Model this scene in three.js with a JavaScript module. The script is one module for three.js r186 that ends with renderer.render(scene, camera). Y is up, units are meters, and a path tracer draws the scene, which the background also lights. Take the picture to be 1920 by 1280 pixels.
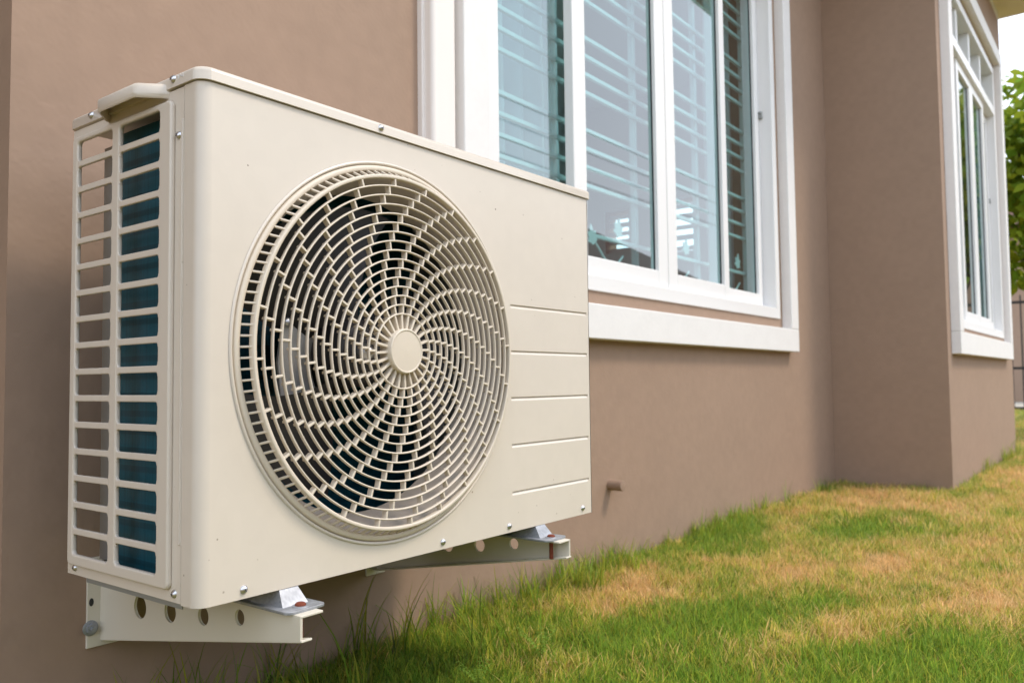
import * as THREE from 'three';
import { mergeGeometries, mergeVertices, toCreasedNormals } from 'three/addons/utils/BufferGeometryUtils.js';
import { RoundedBoxGeometry } from 'three/addons/geometries/RoundedBoxGeometry.js';
import { ImprovedNoise } from 'three/addons/math/ImprovedNoise.js';

// ---------------------------------------------------------------- camera, sky, sun, exposure
const GY = 0.27;                                   // underside of the unit above the lawn
const scene = new THREE.Scene();
const camera = new THREE.PerspectiveCamera(45.08, 1024 / 682, 0.05, 400);
camera.rotation.order = 'YXZ';
camera.position.set(-0.4635, 0.2216 + GY, 0.7518);
camera.rotation.set(0.04947, -0.91674, -0.01182);
camera.focus = 1.02;
camera.userData.fStop = 8;
const renderer = new THREE.WebGLRenderer();
renderer.toneMapping = THREE.LinearToneMapping;
renderer.toneMappingExposure = 1.5;
renderer.shadowMap.enabled = true;

const SUN = new THREE.Vector3(0.40, 0.92, 0.58).normalize();
{
  const w = 512, h = 256, d = new Float32Array(w * h * 4);
  for (let j = 0; j < h; j++) for (let i = 0; i < w; i++) {
    const el = ((j + 0.5) / h - 0.5) * Math.PI, e = Math.max(0, Math.sin(el));
    const t = Math.pow(e, 0.55), o = (j * w + i) * 4;
    const hz = [1.50, 1.56, 1.66], ze = [0.96, 1.11, 1.38];
    for (let k = 0; k < 3; k++) d[o + k] = (hz[k] * (1 - t) + ze[k] * t) * (el < -0.02 ? 0.35 : 1);
    d[o + 3] = 1;
  }
  const sky = new THREE.DataTexture(d, w, h, THREE.RGBAFormat, THREE.FloatType);
  sky.mapping = THREE.EquirectangularReflectionMapping;
  sky.magFilter = sky.minFilter = THREE.LinearFilter; sky.needsUpdate = true;
  scene.background = sky; scene.environment = sky;
}
const sun = new THREE.DirectionalLight(new THREE.Color(1, 0.86, 0.69), 1.5);
sun.position.copy(SUN).multiplyScalar(30);
sun.castShadow = true; sun.shadow.radius = 22;
sun.shadow.mapSize.set(2048, 2048);
Object.assign(sun.shadow.camera, { left: -25, right: 25, top: 25, bottom: -25, near: 1, far: 80 });
scene.add(sun);

// ---------------------------------------------------------------- helpers
let seed = 7;
const rnd = () => { seed |= 0; seed = (seed + 0x6D2B79F5) | 0; let t = Math.imul(seed ^ (seed >>> 15), 1 | seed); t = (t + Math.imul(t ^ (t >>> 7), 61 | t)) ^ t; return ((t ^ (t >>> 14)) >>> 0) / 4294967296; };
const rr = (a, b) => a + (b - a) * rnd();
const noise = new ImprovedNoise();
const fbm = (x, y, z = 0.5, n = 4) => { let s = 0, a = 0.5; for (let i = 0; i < n; i++) { s += a * noise.noise(x, y, z + i * 7.3); x *= 2; y *= 2; a *= 0.5; } return s; };
const lin = (r, g, b) => new THREE.Color().setRGB(r, g, b);
const used = {};
function numbered(n) { if (!(n in used)) { used[n] = 0; return n; } used[n]++; return n + '_' + String(used[n]).padStart(3, '0'); }
function thing(name, label, category, pos = [0, 0, 0], group) {
  const o = new THREE.Group(); o.name = numbered(name); o.position.set(...pos); scene.add(o);
  o.userData = { label, category }; if (group) o.userData.group = group; return o;
}
function mesh(name, geo, mat, parent) {
  const m = new THREE.Mesh(geo, mat); m.name = name; m.castShadow = m.receiveShadow = true; parent.add(m); return m;
}
function structure(name, geo, mat) { const m = mesh(name, geo, mat, scene); m.userData = { kind: 'structure' }; return m; }
const flat = (g) => (g.index ? g.toNonIndexed() : g);
function merge(list) {
  const gs = list.map((g) => { const f = flat(g); for (const k of Object.keys(f.attributes)) if (!['position', 'normal', 'uv'].includes(k)) f.deleteAttribute(k);
    if (!f.attributes.uv) f.setAttribute('uv', new THREE.BufferAttribute(new Float32Array(f.attributes.position.count * 2), 2)); f.clearGroups?.(); return f; });
  return mergeGeometries(gs);
}
// uv in metres, laid on each face along its own dominant axis
function metreUV(g0) {
  const g = flat(g0), p = g.attributes.position, uv = new Float32Array(p.count * 2), a = new THREE.Vector3(), b = new THREE.Vector3(), c = new THREE.Vector3();
  for (let i = 0; i < p.count; i += 3) {
    a.fromBufferAttribute(p, i); b.fromBufferAttribute(p, i + 1); c.fromBufferAttribute(p, i + 2);
    const n = b.clone().sub(a).cross(c.clone().sub(a)), ax = Math.abs(n.x), ay = Math.abs(n.y), az = Math.abs(n.z);
    [a, b, c].forEach((v, k) => { const q = ax >= ay && ax >= az ? [v.z, v.y] : ay >= az ? [v.x, v.z] : [v.x, v.y]; uv[(i + k) * 2] = q[0]; uv[(i + k) * 2 + 1] = q[1]; });
  }
  g.setAttribute('uv', new THREE.BufferAttribute(uv, 2)); return g;
}
const box = (x0, x1, y0, y1, z0, z1) => metreUV(new THREE.BoxGeometry(x1 - x0, y1 - y0, z1 - z0).translate((x0 + x1) / 2, (y0 + y1) / 2, (z0 + z1) / 2));
const rbox = (x0, x1, y0, y1, z0, z1, r = 0.003, s = 2) => metreUV(new RoundedBoxGeometry(x1 - x0, y1 - y0, z1 - z0, s, r).translate((x0 + x1) / 2, (y0 + y1) / 2, (z0 + z1) / 2));
const poly = (pts) => { const s = new THREE.Shape(); pts.forEach(([x, y], i) => (i ? s.lineTo(x, y) : s.moveTo(x, y))); s.closePath(); return s; };
function roundRect(S, x0, y0, x1, y1, r) { const s = new S(); s.moveTo(x0 + r, y0); s.lineTo(x1 - r, y0); s.absarc(x1 - r, y0 + r, r, -Math.PI / 2, 0); s.lineTo(x1, y1 - r); s.absarc(x1 - r, y1 - r, r, 0, Math.PI / 2); s.lineTo(x0 + r, y1); s.absarc(x0 + r, y1 - r, r, Math.PI / 2, Math.PI); s.lineTo(x0, y0 + r); s.absarc(x0 + r, y0 + r, r, Math.PI, Math.PI * 1.5); return s; }
const extrude = (s, depth, bevel = 0, seg = 12) => new THREE.ExtrudeGeometry(s, { depth, bevelEnabled: bevel > 0, bevelSize: bevel, bevelThickness: bevel, bevelSegments: 3, bevelOffset: -bevel, curveSegments: seg, steps: 1 });
const lathe = (pts, seg = 96) => new THREE.LatheGeometry(pts.map(([r, y]) => new THREE.Vector2(r, y)), seg).rotateX(Math.PI / 2);   // the axis becomes z
// rings of an outline in the xz plane (shape y runs to -z), each at a height and an inset, closed on top; with `under`, a hollow underside
function loft(outline, profile, under) {
  let P = outline.slice(); if (P[0].distanceTo(P[P.length - 1]) < 1e-6) P.pop();
  P = P.filter((p, i) => p.distanceTo(P[(i + 1) % P.length]) > 1e-6);
  if (THREE.ShapeUtils.area(P) < 0) P.reverse();
  const n = P.length, off = (d) => P.map((p, i) => { const a = P[(i + n - 1) % n], b = P[(i + 1) % n], t1 = p.clone().sub(a).normalize(), t2 = b.clone().sub(p).normalize(), m = new THREE.Vector2(-(t1.y + t2.y), t1.x + t2.x).normalize(), c = Math.max(0.5, m.dot(new THREE.Vector2(-t1.y, t1.x))); return p.clone().addScaledVector(m, d / c); });
  const pr = profile.slice(); if (under) pr.unshift(under.length ? [under[0], under[1]] : null);
  const pos = [], idx = []; for (const [y, d] of pr) for (const q of off(d)) pos.push(q.x, y, -q.y);
  for (let k = 0; k < pr.length - 1; k++) for (let i = 0; i < n; i++) { const a = k * n + i, b = k * n + ((i + 1) % n); idx.push(a, b, a + n, b, b + n, a + n); }
  const g = new THREE.BufferGeometry(); g.setAttribute('position', new THREE.Float32BufferAttribute(pos, 3)); g.setIndex(idx);
  const cap = (k, up) => { const q = off(pr[k][1]), f = THREE.ShapeUtils.triangulateShape(q, []), v = f.flatMap((t) => (up ? t : [t[0], t[2], t[1]]).flatMap((i) => [q[i].x, pr[k][0], -q[i].y])); const c = new THREE.BufferGeometry(); c.setAttribute('position', new THREE.Float32BufferAttribute(v, 3)); c.computeVertexNormals(); return c; };
  return merge([toCreasedNormals(g, 0.7), cap(pr.length - 1, true), cap(0, false)]);
}
function tex(w, h, f, srgb = true) {
  const d = new Uint8Array(w * h * 4);
  for (let j = 0; j < h; j++) for (let i = 0; i < w; i++) { const c = f(i / w, j / h, i, j), o = (j * w + i) * 4; for (let k = 0; k < 3; k++) d[o + k] = Math.max(0, Math.min(255, Math.round(c[k] * 255))); d[o + 3] = 255; }
  const t = new THREE.DataTexture(d, w, h); t.wrapS = t.wrapT = THREE.RepeatWrapping; t.magFilter = THREE.LinearFilter; t.minFilter = THREE.LinearMipmapLinearFilter; t.generateMipmaps = true;
  if (srgb) t.colorSpace = THREE.SRGBColorSpace; t.needsUpdate = true; return t;
}
// tiling value noise
function tileNoise(n, s) { const r = []; let q = s; const rn = () => { q = (q * 1664525 + 1013904223) >>> 0; return q / 4294967296; }; for (let i = 0; i < n * n; i++) r.push(rn());
  return (u, v) => { const x = u * n, y = v * n, xi = Math.floor(x), yi = Math.floor(y), fx = x - xi, fy = y - yi, sx = fx * fx * (3 - 2 * fx), sy = fy * fy * (3 - 2 * fy), g = (a, b) => r[((b % n) + n) % n * n + ((a % n) + n) % n];
    return (g(xi, yi) * (1 - sx) + g(xi + 1, yi) * sx) * (1 - sy) + (g(xi, yi + 1) * (1 - sx) + g(xi + 1, yi + 1) * sx) * sy; }; }
const N = [4, 9, 19, 41, 83, 167].map((n, i) => tileNoise(n, 11 + i * 97));
const rep = (t, m) => { t.repeat.set(1 / m, 1 / m); return t; };

// ---------------------------------------------------------------- materials
const plasterCol = rep(tex(512, 512, (u, v) => { const k = 0.955 + 0.012 * (N[0](u, v) - 0.5) + 0.018 * (N[2](u, v) - 0.5) + 0.03 * (N[4](u, v) - 0.5); return [k, k, k]; }), 1.7);
const plasterBump = rep(tex(512, 512, (u, v) => { const k = 0.12 * N[1](u, v * 2) + 0.2 * N[3](u, v) + 0.3 * N[4](u, v) + 0.45 * N[5](u, v); return [k, k, k]; }, false), 0.9);
const M = {
  wall: new THREE.MeshStandardMaterial({ color: lin(0.365, 0.248, 0.175), map: plasterCol, bumpMap: plasterBump, bumpScale: 0.0005, roughness: 0.82 }),
  white: new THREE.MeshStandardMaterial({ color: lin(0.84, 0.82, 0.80), map: rep(tex(256, 256, (u, v) => { const k = 0.975 + 0.012 * (N[2](u, v) - 0.5) + 0.012 * (N[4](u, v) - 0.5); return [k, k, k]; }), 0.8), bumpMap: plasterBump, bumpScale: 0.00015, roughness: 0.6 }),
  frame: new THREE.MeshPhysicalMaterial({ color: lin(0.80, 0.79, 0.78), roughness: 0.38 }),
  gasket: new THREE.MeshStandardMaterial({ color: lin(0.03, 0.04, 0.04), roughness: 0.7 }),
  glass: new THREE.MeshPhysicalMaterial({ color: lin(0.50, 0.74, 0.74), transmission: 1, thickness: 0, roughness: 0.0, ior: 2.3 }),
  steelWhite: new THREE.MeshStandardMaterial({ color: lin(0.78, 0.79, 0.78), roughness: 0.45 }),
  curtain: new THREE.MeshPhysicalMaterial({ color: lin(0.84, 0.84, 0.86), roughness: 1, transmission: 0.2, thickness: 0 }),
  inside: new THREE.MeshStandardMaterial({ color: lin(0.72, 0.71, 0.69), roughness: 0.9 }),
  paint: new THREE.MeshPhysicalMaterial({ color: lin(0.715, 0.640, 0.545), roughness: 0.42, clearcoat: 0.35, clearcoatRoughness: 0.18 }),
  grille: new THREE.MeshPhysicalMaterial({ color: lin(0.690, 0.605, 0.490), roughness: 0.5 }),
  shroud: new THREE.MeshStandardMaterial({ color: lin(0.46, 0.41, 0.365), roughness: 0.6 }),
  duct: new THREE.MeshPhysicalMaterial({ color: lin(0.80, 0.75, 0.70), roughness: 0.45 }),
  bracket: new THREE.MeshPhysicalMaterial({ color: lin(0.66, 0.61, 0.51), roughness: 0.45 }),
  zinc: new THREE.MeshStandardMaterial({ color: lin(0.50, 0.52, 0.56), metalness: 0.6, roughness: 0.5, map: rep(tex(128, 128, (u, v) => { const k = 0.85 + 0.16 * (N[1](u, v) - 0.5) + 0.10 * (N[3](u, v) - 0.5); return [k, k, k]; }), 0.08) }),
  steel: new THREE.MeshStandardMaterial({ color: lin(0.62, 0.62, 0.64), metalness: 0.9, roughness: 0.28 }),
  rust: new THREE.MeshStandardMaterial({ color: lin(0.8, 0.8, 0.8), roughness: 0.85, map: rep(tex(64, 64, (u, v) => { const n = N[2](u, v); return [0.42 + 0.16 * n, 0.18 + 0.10 * n, 0.11 + 0.06 * n]; }), 0.02) }),
  fan: new THREE.MeshPhysicalMaterial({ color: lin(0.028, 0.027, 0.030), roughness: 0.5 }),
  motor: new THREE.MeshStandardMaterial({ color: lin(0.52, 0.50, 0.47), roughness: 0.55 }),
  dark: new THREE.MeshStandardMaterial({ color: lin(0.03, 0.03, 0.03), roughness: 0.7 }),
  pan: new THREE.MeshStandardMaterial({ color: lin(0.33, 0.34, 0.33), metalness: 0.5, roughness: 0.5 }),
  soffit: new THREE.MeshStandardMaterial({ color: lin(0.88, 0.80, 0.66), roughness: 0.8 }),
  tile: new THREE.MeshStandardMaterial({ color: lin(0.20, 0.075, 0.05), roughness: 0.8, map: rep(tex(256, 256, (u, v) => { const k = 0.8 + 0.25 * (N[3](u, v) - 0.5); return [k, k, k]; }), 1.5) }),
  iron: new THREE.MeshStandardMaterial({ color: lin(0.03, 0.03, 0.032), roughness: 0.55, metalness: 0.4 }),
  road: new THREE.MeshStandardMaterial({ color: lin(0.52, 0.47, 0.38), roughness: 0.9, map: rep(tex(256, 256, (u, v) => { const k = 0.9 + 0.12 * (N[3](u, v) - 0.5) + 0.1 * (N[5](u, v) - 0.5); return [k, k, k]; }), 2) }),
  soil: new THREE.MeshStandardMaterial({ color: lin(1, 1, 1), roughness: 1, bumpMap: plasterBump, bumpScale: 0.01, map: rep(tex(512, 512, (u, v) => { const a = N[2](u, v), b = N[4](u, v) * 0.5 + N[5](u, v) * 0.5, k = 0.62 + 0.6 * b; return [k * (0.46 + 0.12 * a), k * (0.42 + 0.06 * a), k * (0.22 + 0.04 * a)]; }), 1.3) }),
  render: new THREE.MeshStandardMaterial({ color: lin(0.30, 0.27, 0.23), map: plasterCol, roughness: 0.9 }),
  bark: new THREE.MeshStandardMaterial({ color: lin(0.12, 0.085, 0.06), roughness: 0.95, bumpMap: plasterBump, bumpScale: 0.01 }),
};
{ const spk = []; let q = 4242; const rn = () => { q = (q * 1664525 + 1013904223) >>> 0; return q / 4294967296; }; for (let i = 0; i < 46; i++) spk.push([rn(), rn(), 0.0006 + 0.0012 * rn() * rn(), 0.15 + 0.3 * rn()]);
  M.paint.map = rep(tex(1024, 1024, (u, v) => { let k = 0.985 + 0.012 * (N[1](u, v) - 0.5) + 0.010 * (N[3](u, v) - 0.5), w = 0; for (const [a, b, r, d] of spk) if (Math.hypot(u - a, v - b) < r * 1.4) w = Math.max(w, d); return [k * (1 - w * 0.8), k * (1 - w * 0.9), k * (1 - w)]; }), 0.6); }
const finTex = tex(256, 256, (u, v, i, j) => { const k = 0.62 + 0.3 * N[1](u * 3, 0.3) + 0.3 * (N[5](u, 0.7) - 0.5) + 0.12 * (N[2](u, v) - 0.5), t = (v * 12) % 1, b = t < 0.3 ? 0.72 : t < 0.36 ? 1.12 : 1; return [k * b, k * b, k * b]; }, false);
finTex.repeat.set(1 / 0.045, 1 / 0.25);
M.coil = new THREE.MeshStandardMaterial({ color: lin(0.012, 0.120, 0.170), metalness: 0.3, roughness: 0.38, map: finTex });

// ---------------------------------------------------------------- ground, road
structure('ground', new THREE.PlaneGeometry(160, 160).rotateX(-Math.PI / 2).translate(20, 0, 0), M.soil);
{ const g = scene.children[scene.children.length - 1].geometry, p = g.attributes.position, uv = g.attributes.uv; for (let i = 0; i < p.count; i++) uv.setXY(i, p.getX(i), p.getZ(i)); }
structure('road', box(13.35, 17.2, -0.1, 0.02, -40, 40), M.road);

// ---------------------------------------------------------------- the house
const Z1 = -0.387, X0 = -0.03, XC = 3.452, Z2 = 0.095, XE = 5.63, TH = 0.18, TOP = 2.525 + GY;
const house = thing('house', 'taupe plastered house with white framed windows and a projecting bay', 'house');
function wallWithHoles(x0, x1, y0, y1, holes, zFront, name = 'wall') {
  const s = poly([[x0, y0], [x1, y0], [x1, y1], [x0, y1]]);
  for (const [a, b, c, d] of holes) s.holes.push(new THREE.Path([[a, c], [b, c], [b, d], [a, d]].map(([x, y]) => new THREE.Vector2(x, y))));
  return mesh(name, metreUV(extrude(s, TH).translate(0, 0, zFront - TH)), M.wall, house);
}
const W1 = { x0: 0.935, x1: 2.77, y0: 0.459 + GY, y1: 2.13 + GY, z: Z1 };
const W2 = { x0: 3.66, x1: 5.235, y0: 0.447 + GY, y1: 2.09 + GY, z: Z2 };
wallWithHoles(X0, XC + TH, -0.2, TOP, [[W1.x0, W1.x1, W1.y0, W1.y1]], Z1);
wallWithHoles(XC, XE, -0.2, TOP, [[W2.x0, W2.x1, W2.y0, W2.y1]], Z2);
mesh('wall', box(XC, XC + TH, -0.2, TOP, Z1 + 0.0005, Z2 - TH), M.wall, house);
mesh('wall', box(X0, X0 + TH, -0.2, TOP, -3.8, Z1 - TH), M.wall, house);
mesh('wall', box(-4, X0, -0.2, TOP, -1.25, -1.07), M.wall, house);
{ // gable end wall of the room, with a window opening far inside
  const s = poly([[-3.8, -0.2], [Z2 - TH, -0.2], [Z2 - TH, TOP], [-3.8, TOP]]);
  for (const [a, b, c, d] of [[-2.78, -2.55, 1.55, 1.90], [-2.78, -2.55, 1.88 + 0.03, 2.03], [-2.26, -1.95, 1.5, 1.92]]) s.holes.push(new THREE.Path([[a, c], [b, c], [b, d], [a, d]].map(([x, y]) => new THREE.Vector2(x, y))));
  s.holes.splice(1, 1);
  mesh('wall', metreUV(extrude(s, TH).rotateY(-Math.PI / 2).translate(XE, 0, 0)), M.wall, house);
}
{ const s = poly([[X0, -0.2], [XE, -0.2], [XE, TOP], [X0, TOP]]);
  for (const [a, b] of [[0.5, 1.9], [2.4, 3.8]]) s.holes.push(new THREE.Path([[a, 0.5], [b, 0.5], [b, 2.3], [a, 2.3]].map(([x, y]) => new THREE.Vector2(x, y))));  // unseen openings, added to let daylight brighten the room
  mesh('wall', metreUV(extrude(s, TH).translate(0, 0, -3.98)), M.wall, house); }
{ // painted inner face of the end wall, round the same openings
  const s = poly([[-3.79, 0.15], [Z2 - TH - 0.01, 0.15], [Z2 - TH - 0.01, TOP], [-3.79, TOP]]);
  for (const [a, b, c, d] of [[-2.78, -2.55, 1.55, 1.90], [-2.26, -1.95, 1.5, 1.92]]) s.holes.push(new THREE.Path([[a, c], [b, c], [b, d], [a, d]].map(([x, y]) => new THREE.Vector2(x, y))));
  mesh('inner_lining', metreUV(extrude(s, 0.012).rotateY(-Math.PI / 2).translate(XE - TH - 0.003, 0, 0)), M.inside, house);
}
for (const [a, b, c, d] of [[-2.78, -2.55, 1.55, 1.90], [-2.26, -1.95, 1.5, 1.92]]) for (let k = 0; k < 5; k++) { const y = c + ((d - c) * (k + 0.5)) / 5; mesh('louvre_slat', box(XE - 0.12, XE - 0.105, y - 0.024, y + 0.012 + 0.006 * (k % 2), a, b), M.white, house); }
mesh('interior_floor', box(X0 + TH, XE - TH, 0.0, 0.15, -3.8, Z1 - TH), M.inside, house);
mesh('interior_ceiling', box(X0, XE, TOP, TOP + 0.06, -3.98, Z2), M.inside, house);
// soffit, fascia and roof
const E1 = Z1 + 0.42, E2 = Z2 + 0.42, XB = XC - 0.42;
mesh('soffit', box(-4.2, XE + 0.13, TOP + 0.061, TOP + 0.085, -4.4, E1), M.soffit, house);
mesh('soffit', box(XB, XE + 0.13, TOP + 0.061, TOP + 0.085, E1, E2), M.soffit, house);
mesh('fascia', box(-4.2, XB, TOP + 0.03, TOP + 0.22, E1 + 0.001, E1 + 0.025), M.white, house);
mesh('fascia', box(XB - 0.024, XE + 0.15, TOP + 0.03, TOP + 0.22, E2 + 0.001, E2 + 0.025), M.white, house);
mesh('fascia', box(XB - 0.024, XB - 0.0005, TOP + 0.03, TOP + 0.22, E1 + 0.026, E2 + 0.0005), M.white, house);
{
  const gable = (x0, x1, z0, z1, y, h) => mesh('roof', metreUV(extrude(poly([[z0, y], [z1, y], [(z0 + z1) / 2, y + h]]), x1 - x0).rotateY(-Math.PI / 2).translate(x1, 0, 0)), M.tile, house);
  gable(-4.4, XE + 0.3, -4.6, E1 + 0.1, TOP + 0.2, 1.6);
  mesh('roof', box(XB - 0.1, XE + 0.28, TOP + 0.221, TOP + 0.30, -1.2, E2 + 0.1), M.tile, house);
}

// ---------------------------------------------------------------- windows (parts of the house)
function makeWindow(w, trim, sashX, depthPanes) {
  const g = new THREE.Group(); g.name = 'window'; house.add(g);
  const { x0, x1, y0, y1, z } = w, [tx0, tx1, ty0, ty1, tw, tb] = trim, p = 0.038;
  // the raised white surround
  const bd = (a, b, c, d) => mesh('trim_board', rbox(a, b, c, d, z - 0.002, z + p, 0.003, 2), M.white, g);
  bd(tx0, tx1, ty0, ty0 + tb); bd(tx0, tx1, ty1 - tw, ty1);
  bd(tx0, tx0 + tw, ty0 + tb + 0.0005, ty1 - tw - 0.0005); bd(tx1 - tw, tx1, ty0 + tb + 0.0005, ty1 - tw - 0.0005);
  // outer frame
  const f = 0.042, zb = z - 0.115, zf = z + 0.006, tr = 1.79 + GY;
  const fr = (n, a, b, c, d, za = zb, zc = zf) => mesh(n, rbox(a, b, c, d, za, zc, 0.0025, 1), M.frame, g);
  fr('frame_rail', x0, x1, y0, y0 + f); fr('frame_rail', x0, x1, y1 - f, y1);
  fr('frame_stile', x0, x0 + f, y0 + f, y1 - f); fr('frame_stile', x1 - f, x1, y0 + f, y1 - f);
  fr('frame_lip', x1 - f - 0.03, x1 - f, y0 + f, tr, zb, z - 0.045); fr('frame_lip', x0 + f, x0 + f + 0.03, y0 + f, tr, zb, z - 0.045);
  fr('transom_rail', x0 + f, x1 - f, tr, tr + 0.05);
  // fixed lights above the transom
  for (let k = 1; k < 4; k++) { const mx = x0 + f + ((x1 - x0 - 2 * f) * k) / 4; fr('mullion', mx - 0.02, mx + 0.02, tr + 0.05, y1 - f, zb, z - 0.012); }
  for (let k = 0; k < 4; k++) { const a = x0 + f + ((x1 - x0 - 2 * f) * k) / 4, b = x0 + f + ((x1 - x0 - 2 * f) * (k + 1)) / 4; mesh('pane', new THREE.PlaneGeometry(b - a - 0.002, y1 - f - tr - 0.051).translate((a + b) / 2, (y1 - f + tr + 0.05) / 2, z - 0.06), M.glass, g); }
  // sashes: [left, right, stile width, face z]
  for (const [a, b, sl, sr, zs] of sashX) {
    const c = y0 + f + 0.001, d = tr - 0.001, br = 0.052, zk = zs - 0.028;
    fr('sash_rail', a + sl, b - sr, c, c + br, zk, zs); fr('sash_rail', a + sl, b - sr, d - 0.045, d, zk, zs);
    fr('sash_stile', a, a + sl, c, d, zk, zs); fr('sash_stile', b - sr, b, c, d, zk, zs);
    mesh('pane', new THREE.PlaneGeometry(b - a - sl - sr, d - c - br - 0.045).translate((a + sl + b - sr) / 2, (c + br + d - 0.045) / 2, zs - 0.014), M.glass, g);
    mesh('gasket', merge([box(a + sl, a + sl + 0.002, c + br, d - 0.045, zs - 0.0165, zs - 0.0115), box(b - sr - 0.002, b - sr, c + br, d - 0.045, zs - 0.0165, zs - 0.0115)]), M.gasket, g);
  }
  const l = mesh('latch', merge([new THREE.CylinderGeometry(0.007, 0.007, 0.012, 12).rotateX(Math.PI / 2).translate(x1 - f - 0.006, 1.285 + GY, z - 0.038), box(x1 - f - 0.012, x1 - f - 0.001, 1.262 + GY, 1.276 + GY, z - 0.042, z - 0.03)]), M.pan, g);
  return g;
}
const win1 = makeWindow(W1, [0.82, 2.889, 0.330 + GY, 2.215 + GY, 0.082, 0.090], [[0.975, 1.40, 0.04, 0.045, Z1 - 0.038], [1.312, 1.836, 0.062, 0.062, Z1 - 0.012], [1.840, 2.312, 0.062, 0.042, Z1 - 0.012], [2.262, 2.70, 0.045, 0.035, Z1 - 0.038]]);
makeWindow(W2, [3.545, 5.35, 0.322 + GY, 2.2 + GY, 0.082, 0.098], [[3.70, 4.08, 0.04, 0.045, Z2 - 0.038], [4.02, 4.45, 0.05, 0.05, Z2 - 0.012], [4.454, 4.88, 0.05, 0.05, Z2 - 0.012], [4.82, 5.19, 0.045, 0.035, Z2 - 0.038]]);

// ---------------------------------------------------------------- window guard, curtains
{
  const z = -0.505, t = thing('window_guard', 'white steel bar guard with leaf scrolls behind the sliding window glass', 'window guard', [0.9, 0.46 + GY, z]);
  const at = (g) => g.translate(-0.9, -(0.46 + GY), -z);
  for (const x of [0.90, 1.363, 1.82, 2.275, 2.735]) mesh('upright', at(rbox(x - 0.009, x + 0.009, 0.46 + GY, 2.1 + GY, z - 0.009, z + 0.009, 0.002, 1)), M.steelWhite, t);
  const ys = []; for (const b of [0.94, 1.21, 1.482, 1.752, 2.02]) for (let k = 0; k < 4; k++) if (b - k * 0.0535 + GY < 2.1 + GY) ys.push(b - k * 0.0535);
  ys.push(0.64, 0.56);
  for (const y of ys) mesh('bar', at(rbox(0.89, 2.75, y + GY - 0.006, y + GY + 0.006, z + 0.0095, z + 0.021, 0.002, 1)), M.steelWhite, t);
  const scroll = (x, y, s) => { const pts = []; for (let i = 0; i <= 20; i++) { const a = (i / 20) * Math.PI * 2; pts.push(new THREE.Vector3(x + (i / 20 - 0.5) * 0.26, y + s * 0.035 * Math.sin(a), z + 0.012)); } return new THREE.TubeGeometry(new THREE.CatmullRomCurve3(pts), 24, 0.004, 6); };
  const leaf = (x, y, a) => { const s = new THREE.Shape(); s.moveTo(0, 0); for (const [px, py] of [[0.012, 0.008], [0.026, 0.012], [0.018, 0.024], [0.024, 0.04], [0.010, 0.040], [0, 0.062], [-0.010, 0.040], [-0.024, 0.04], [-0.018, 0.024], [-0.026, 0.012], [-0.012, 0.008]]) s.lineTo(px, py); return extrude(s, 0.004).rotateZ(a).translate(x, y, z + 0.022); };
  for (const x of [1.13, 1.59, 2.05, 2.505]) for (const y of [0.60, 1.83]) { mesh('scroll', at(scroll(x, y + GY, x > 1.5 ? 1 : -1)), M.steelWhite, t); mesh('leaf', at(leaf(x - 0.06, y + 0.01 + GY, 0.2)), M.steelWhite, t); mesh('leaf', at(leaf(x + 0.08, y + 0.05 + GY, -0.2)), M.steelWhite, t); }
}
function curtain(x0, x1, label) {
  const z = -0.60, h = 1.62, n = 90, pos = [], idx = [];
  const t = thing('curtain', label, 'curtain', [x0, 0.47 + GY, z], 'curtains inside the window');
  for (let i = 0; i <= n; i++) for (let j = 0; j <= 6; j++) { const u = i / n, x = u * (x1 - x0); pos.push(x, (j / 6) * h, 0.045 * Math.sin(x * 68 + 0.6 * Math.sin(x * 17)) + 0.006 * Math.sin(x * 31 + j)); }
  for (let i = 0; i < n; i++) for (let j = 0; j < 6; j++) { const a = i * 7 + j, b = a + 7; idx.push(a, b, a + 1, b, b + 1, a + 1); }
  const g = new THREE.BufferGeometry(); g.setAttribute('position', new THREE.Float32BufferAttribute(pos, 3)); g.setIndex(idx); g.computeVertexNormals();
  mesh('cloth', g, M.curtain, t);
  mesh('rod', new THREE.CylinderGeometry(0.011, 0.011, x1 - x0 + 0.1, 10).rotateZ(Math.PI / 2).translate((x1 - x0) / 2, h + 0.01, 0), M.steelWhite, t);
}
curtain(1.0, 1.52, 'pale pleated curtain behind the glass pane nearest the air conditioner');
curtain(2.62, 3.25, 'grey pleated curtain behind the narrow right end pane');

// ---------------------------------------------------------------- line cover and wall stub
{
  const t = thing('pipe_cover', 'cream vertical pipe cover running up the wall beside the white window trim', 'pipe cover', [0.762, 0.30 + GY, Z1]);
  mesh('cover', extrude(roundRect(THREE.Shape, -0.036, 0, 0.036, 0.036, 0.010), 2.25, 0, 8).rotateX(-Math.PI / 2).scale(1, 1, -1).translate(0, 0, 0.0), M.duct, t);
  mesh('backing_plate', rbox(-0.043, 0.043, 0, 2.25, -0.003, 0.013, 0.003, 1), M.duct, t);
  // scale(-z) turned the faces round
  const c = t.children[0].geometry, f = flat(c), p = f.attributes.position.array, q = f.attributes.normal.array;
  for (let i = 0; i < p.length; i += 9) for (let k = 0; k < 3; k++) { let s = p[i + 3 + k]; p[i + 3 + k] = p[i + 6 + k]; p[i + 6 + k] = s; s = q[i + 3 + k]; q[i + 3 + k] = q[i + 6 + k]; q[i + 6 + k] = s; }
  f.computeVertexNormals(); t.children[0].geometry = f;
}
{
  const t = thing('drain_pipe', 'short taupe painted pipe stub sticking out low on the wall', 'pipe', [1.441, -0.054 + GY, Z1]);
  mesh('stub', lathe([[0.0140, -0.004], [0.0140, 0.040], [0.0132, 0.042], [0.0, 0.0424]], 28), M.wall, t);
}

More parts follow.
